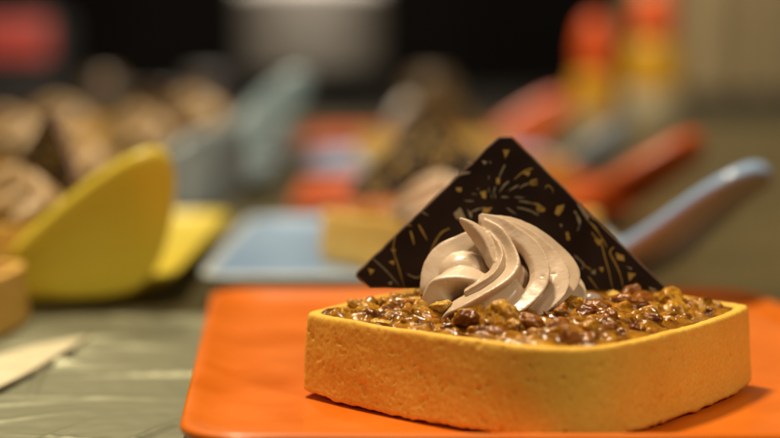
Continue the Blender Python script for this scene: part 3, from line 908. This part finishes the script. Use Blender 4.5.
# curtain at the right
V, F = [], []
nx, nz = 260, 12
x0, x1 = 44, 150
for j in range(nz):
    for i in range(nx):
        u = i / (nx - 1); x = x0 + (x1 - x0) * u
        V.append((x, 286 + 2.6 * math.sin(u * 62 + .7 * math.sin(u * 23)) + 1.0 * math.sin(u * 141), -60 + 200 * j / (nz - 1)))
for j in range(nz - 1):
    for i in range(nx - 1):
        k = j * nx + i; F.append((k, k + 1, k + nx + 1, k + nx))
cm_ = mesh_of('curtain', V, F, mats=[mat('beige curtain cloth', (.24, .175, .08), .85, (.32, .24, .12), nscale=25, bump=.2, bscale=200)])
cu = link('curtain', cm_)
cs = cu.modifiers.new('s', 'SOLIDIFY'); cs.thickness = .002
tag(cu, 'beige pleated curtain in the upper right background', 'curtain')

# ---- things lying on the table in the left foreground
def film_mat():
    m = bpy.data.materials.new('clear plastic film'); m.use_nodes = True
    nt = m.node_tree; N = nt.nodes; L = nt.links
    N.remove(N['Principled BSDF']); out = N['Material Output']
    tr = N.new('ShaderNodeBsdfTransparent'); tr.inputs['Color'].default_value = (.94, .93, .84, 1)
    gl = N.new('ShaderNodeBsdfGlossy'); gl.inputs['Roughness'].default_value = .55; gl.inputs['Color'].default_value = (.26, .26, .18, 1)
    df = N.new('ShaderNodeBsdfDiffuse'); df.inputs['Color'].default_value = (.33, .35, .20, 1)
    fr = N.new('ShaderNodeFresnel'); fr.inputs['IOR'].default_value = 1.35
    m1 = N.new('ShaderNodeMixShader'); m1.inputs['Fac'].default_value = .15
    m2 = N.new('ShaderNodeMixShader')
    L.new(tr.outputs[0], m1.inputs[1]); L.new(df.outputs[0], m1.inputs[2])
    L.new(fr.outputs[0], m2.inputs['Fac']); L.new(m1.outputs[0], m2.inputs[1]); L.new(gl.outputs[0], m2.inputs[2])
    L.new(m2.outputs[0], out.inputs['Surface'])
    return m
FILM = film_mat()
def film(x0, x1, y0, y1, nx, ny, lab):
    """Crinkled film: a slack sheet crossed by many straight sharp creases."""
    r = random.Random(9)
    lines = []
    for _ in range(46):
        a = r.uniform(-.6, 1.0) if r.random() < .65 else r.uniform(0, math.pi)
        lines.append((r.uniform(x0, x1), r.uniform(y0, y1), math.cos(a), math.sin(a), r.uniform(1.2, 4.5), r.uniform(.10, .32), r.uniform(.04, .13)))
    V, F = [], []
    for j in range(ny):
        for i in range(nx):
            x = x0 + (x1 - x0) * i / (nx - 1); y = y0 + (y1 - y0) * j / (ny - 1)
            z = .10 + .07 * n3(x, y, 0, .35, 3) + .012 * n3(x, y, 0, 2.2, 6)
            for lx, ly, c, q, ln, wd, ht in lines:
                dx, dy = x - lx, y - ly
                t = dx * c + dy * q; e = abs(-dx * q + dy * c)
                if e < wd and abs(t) < ln: z += ht * (1 - e / wd) * (1 - abs(t) / ln)
            V.append((x, y, TABLE + max(z, .03)))
    for j in range(ny - 1):
        for i in range(nx - 1):
            k = j * nx + i; F.append((k, k + 1, k + nx + 1, k + nx))
    fo = link('plastic_film', mesh_of('plastic_film', V, F, True, mats=[FILM]))
    tag(fo, lab, 'plastic film')
film(-17, -7.5, -5, 14.5, 110, 210, 'crumpled clear plastic film on the table left of the front orange plate')

# pale strip of paper
P = [on_z(88, 336, TABLE + .3), on_z(40, 344, TABLE + .3), on_z(-10, 357, TABLE + .3), on_z(-12, 392, TABLE + .3), on_z(30, 371, TABLE + .3), on_z(62, 352, TABLE + .3)]
V = [tuple(p) for p in P] + [tuple(p + Vector((0, 0, -.08))) for p in P]
F = [(0, 1, 2, 3, 4, 5), (11, 10, 9, 8, 7, 6)] + [(i, (i + 1) % 6, (i + 1) % 6 + 6, i + 6) for i in range(6)]
tag(link('paper_strip', mesh_of('paper_strip', V, F, False, [mat('cream paper', (.55, .48, .30), .7, (.64, .57, .38), nscale=80, bump=.3, bscale=200)])), 'pale pointed strip of paper lying under the film at the left edge', 'paper')
# ------------------------------------------------------------------ lamps
def area(name, loc, target, size, energy, color=(1, .86, .68), shape='DISK', sy=None):
    l = bpy.data.lights.new(name, 'AREA'); l.shape = shape; l.size = size; l.energy = energy; l.color = color
    if sy: l.size_y = sy
    o = bpy.data.objects.new(name, l); COL.objects.link(o)
    o.location = loc
    o.rotation_euler = (Vector(target) - Vector(loc)).to_track_quat('-Z', 'Y').to_euler()
    return o
WARM = (1, .845, .60)
area('unseen_lamp', (-.28, .22, 1.15), (0, .03, 0), .18, 20, WARM)
area('unseen_lamp', (.62, -.66, .78), (0, .0, 0.01), .20, 5.0, WARM)  # fill added at the front right to brighten the crust
area('unseen_lamp', (-.55, -.70, .70), (0, 0, .02), .30, 1.8, WARM)  # weak fill added at the front left for the crust wall
area('unseen_lamp', (-.5, 1.9, 2.0), (-.1, 1.2, 0), .3, 12, WARM)  # added lamp that lifts the plates farther back
area('unseen_lamp', (-.1, 1.45, 1.5), (-.45, 2.75, .35), .4, 52, (1, .90, .76))  # added lamp that brightens the tub and far background
w = bpy.data.worlds.new('World'); SC.world = w; w.use_nodes = True
w.node_tree.nodes['Background'].inputs['Color'].default_value = (1, .82, .62, 1)
w.node_tree.nodes['Background'].inputs['Strength'].default_value = .03

# ------------------------------------------------------------------ camera
cd = bpy.data.cameras.new('camera'); co = bpy.data.objects.new('camera', cd); COL.objects.link(co)
co.location = CAM * CM
co.rotation_euler = (math.pi / 2 - PITCH, 0, 0)
cd.sensor_width = 36; cd.lens = 36 * FPX / 780
cd.clip_start = .01; cd.clip_end = 50
cd.dof.use_dof = True; cd.dof.focus_distance = .330; cd.dof.aperture_fstop = 6.1
SC.camera = co
SC.view_settings.view_transform = 'Standard'
SC.view_settings.look = 'None'
SC.view_settings.exposure = 0.0
SC.view_settings.gamma = 1.0
SC.cycles.max_bounces = 8
SC.cycles.sample_clamp_indirect = 6
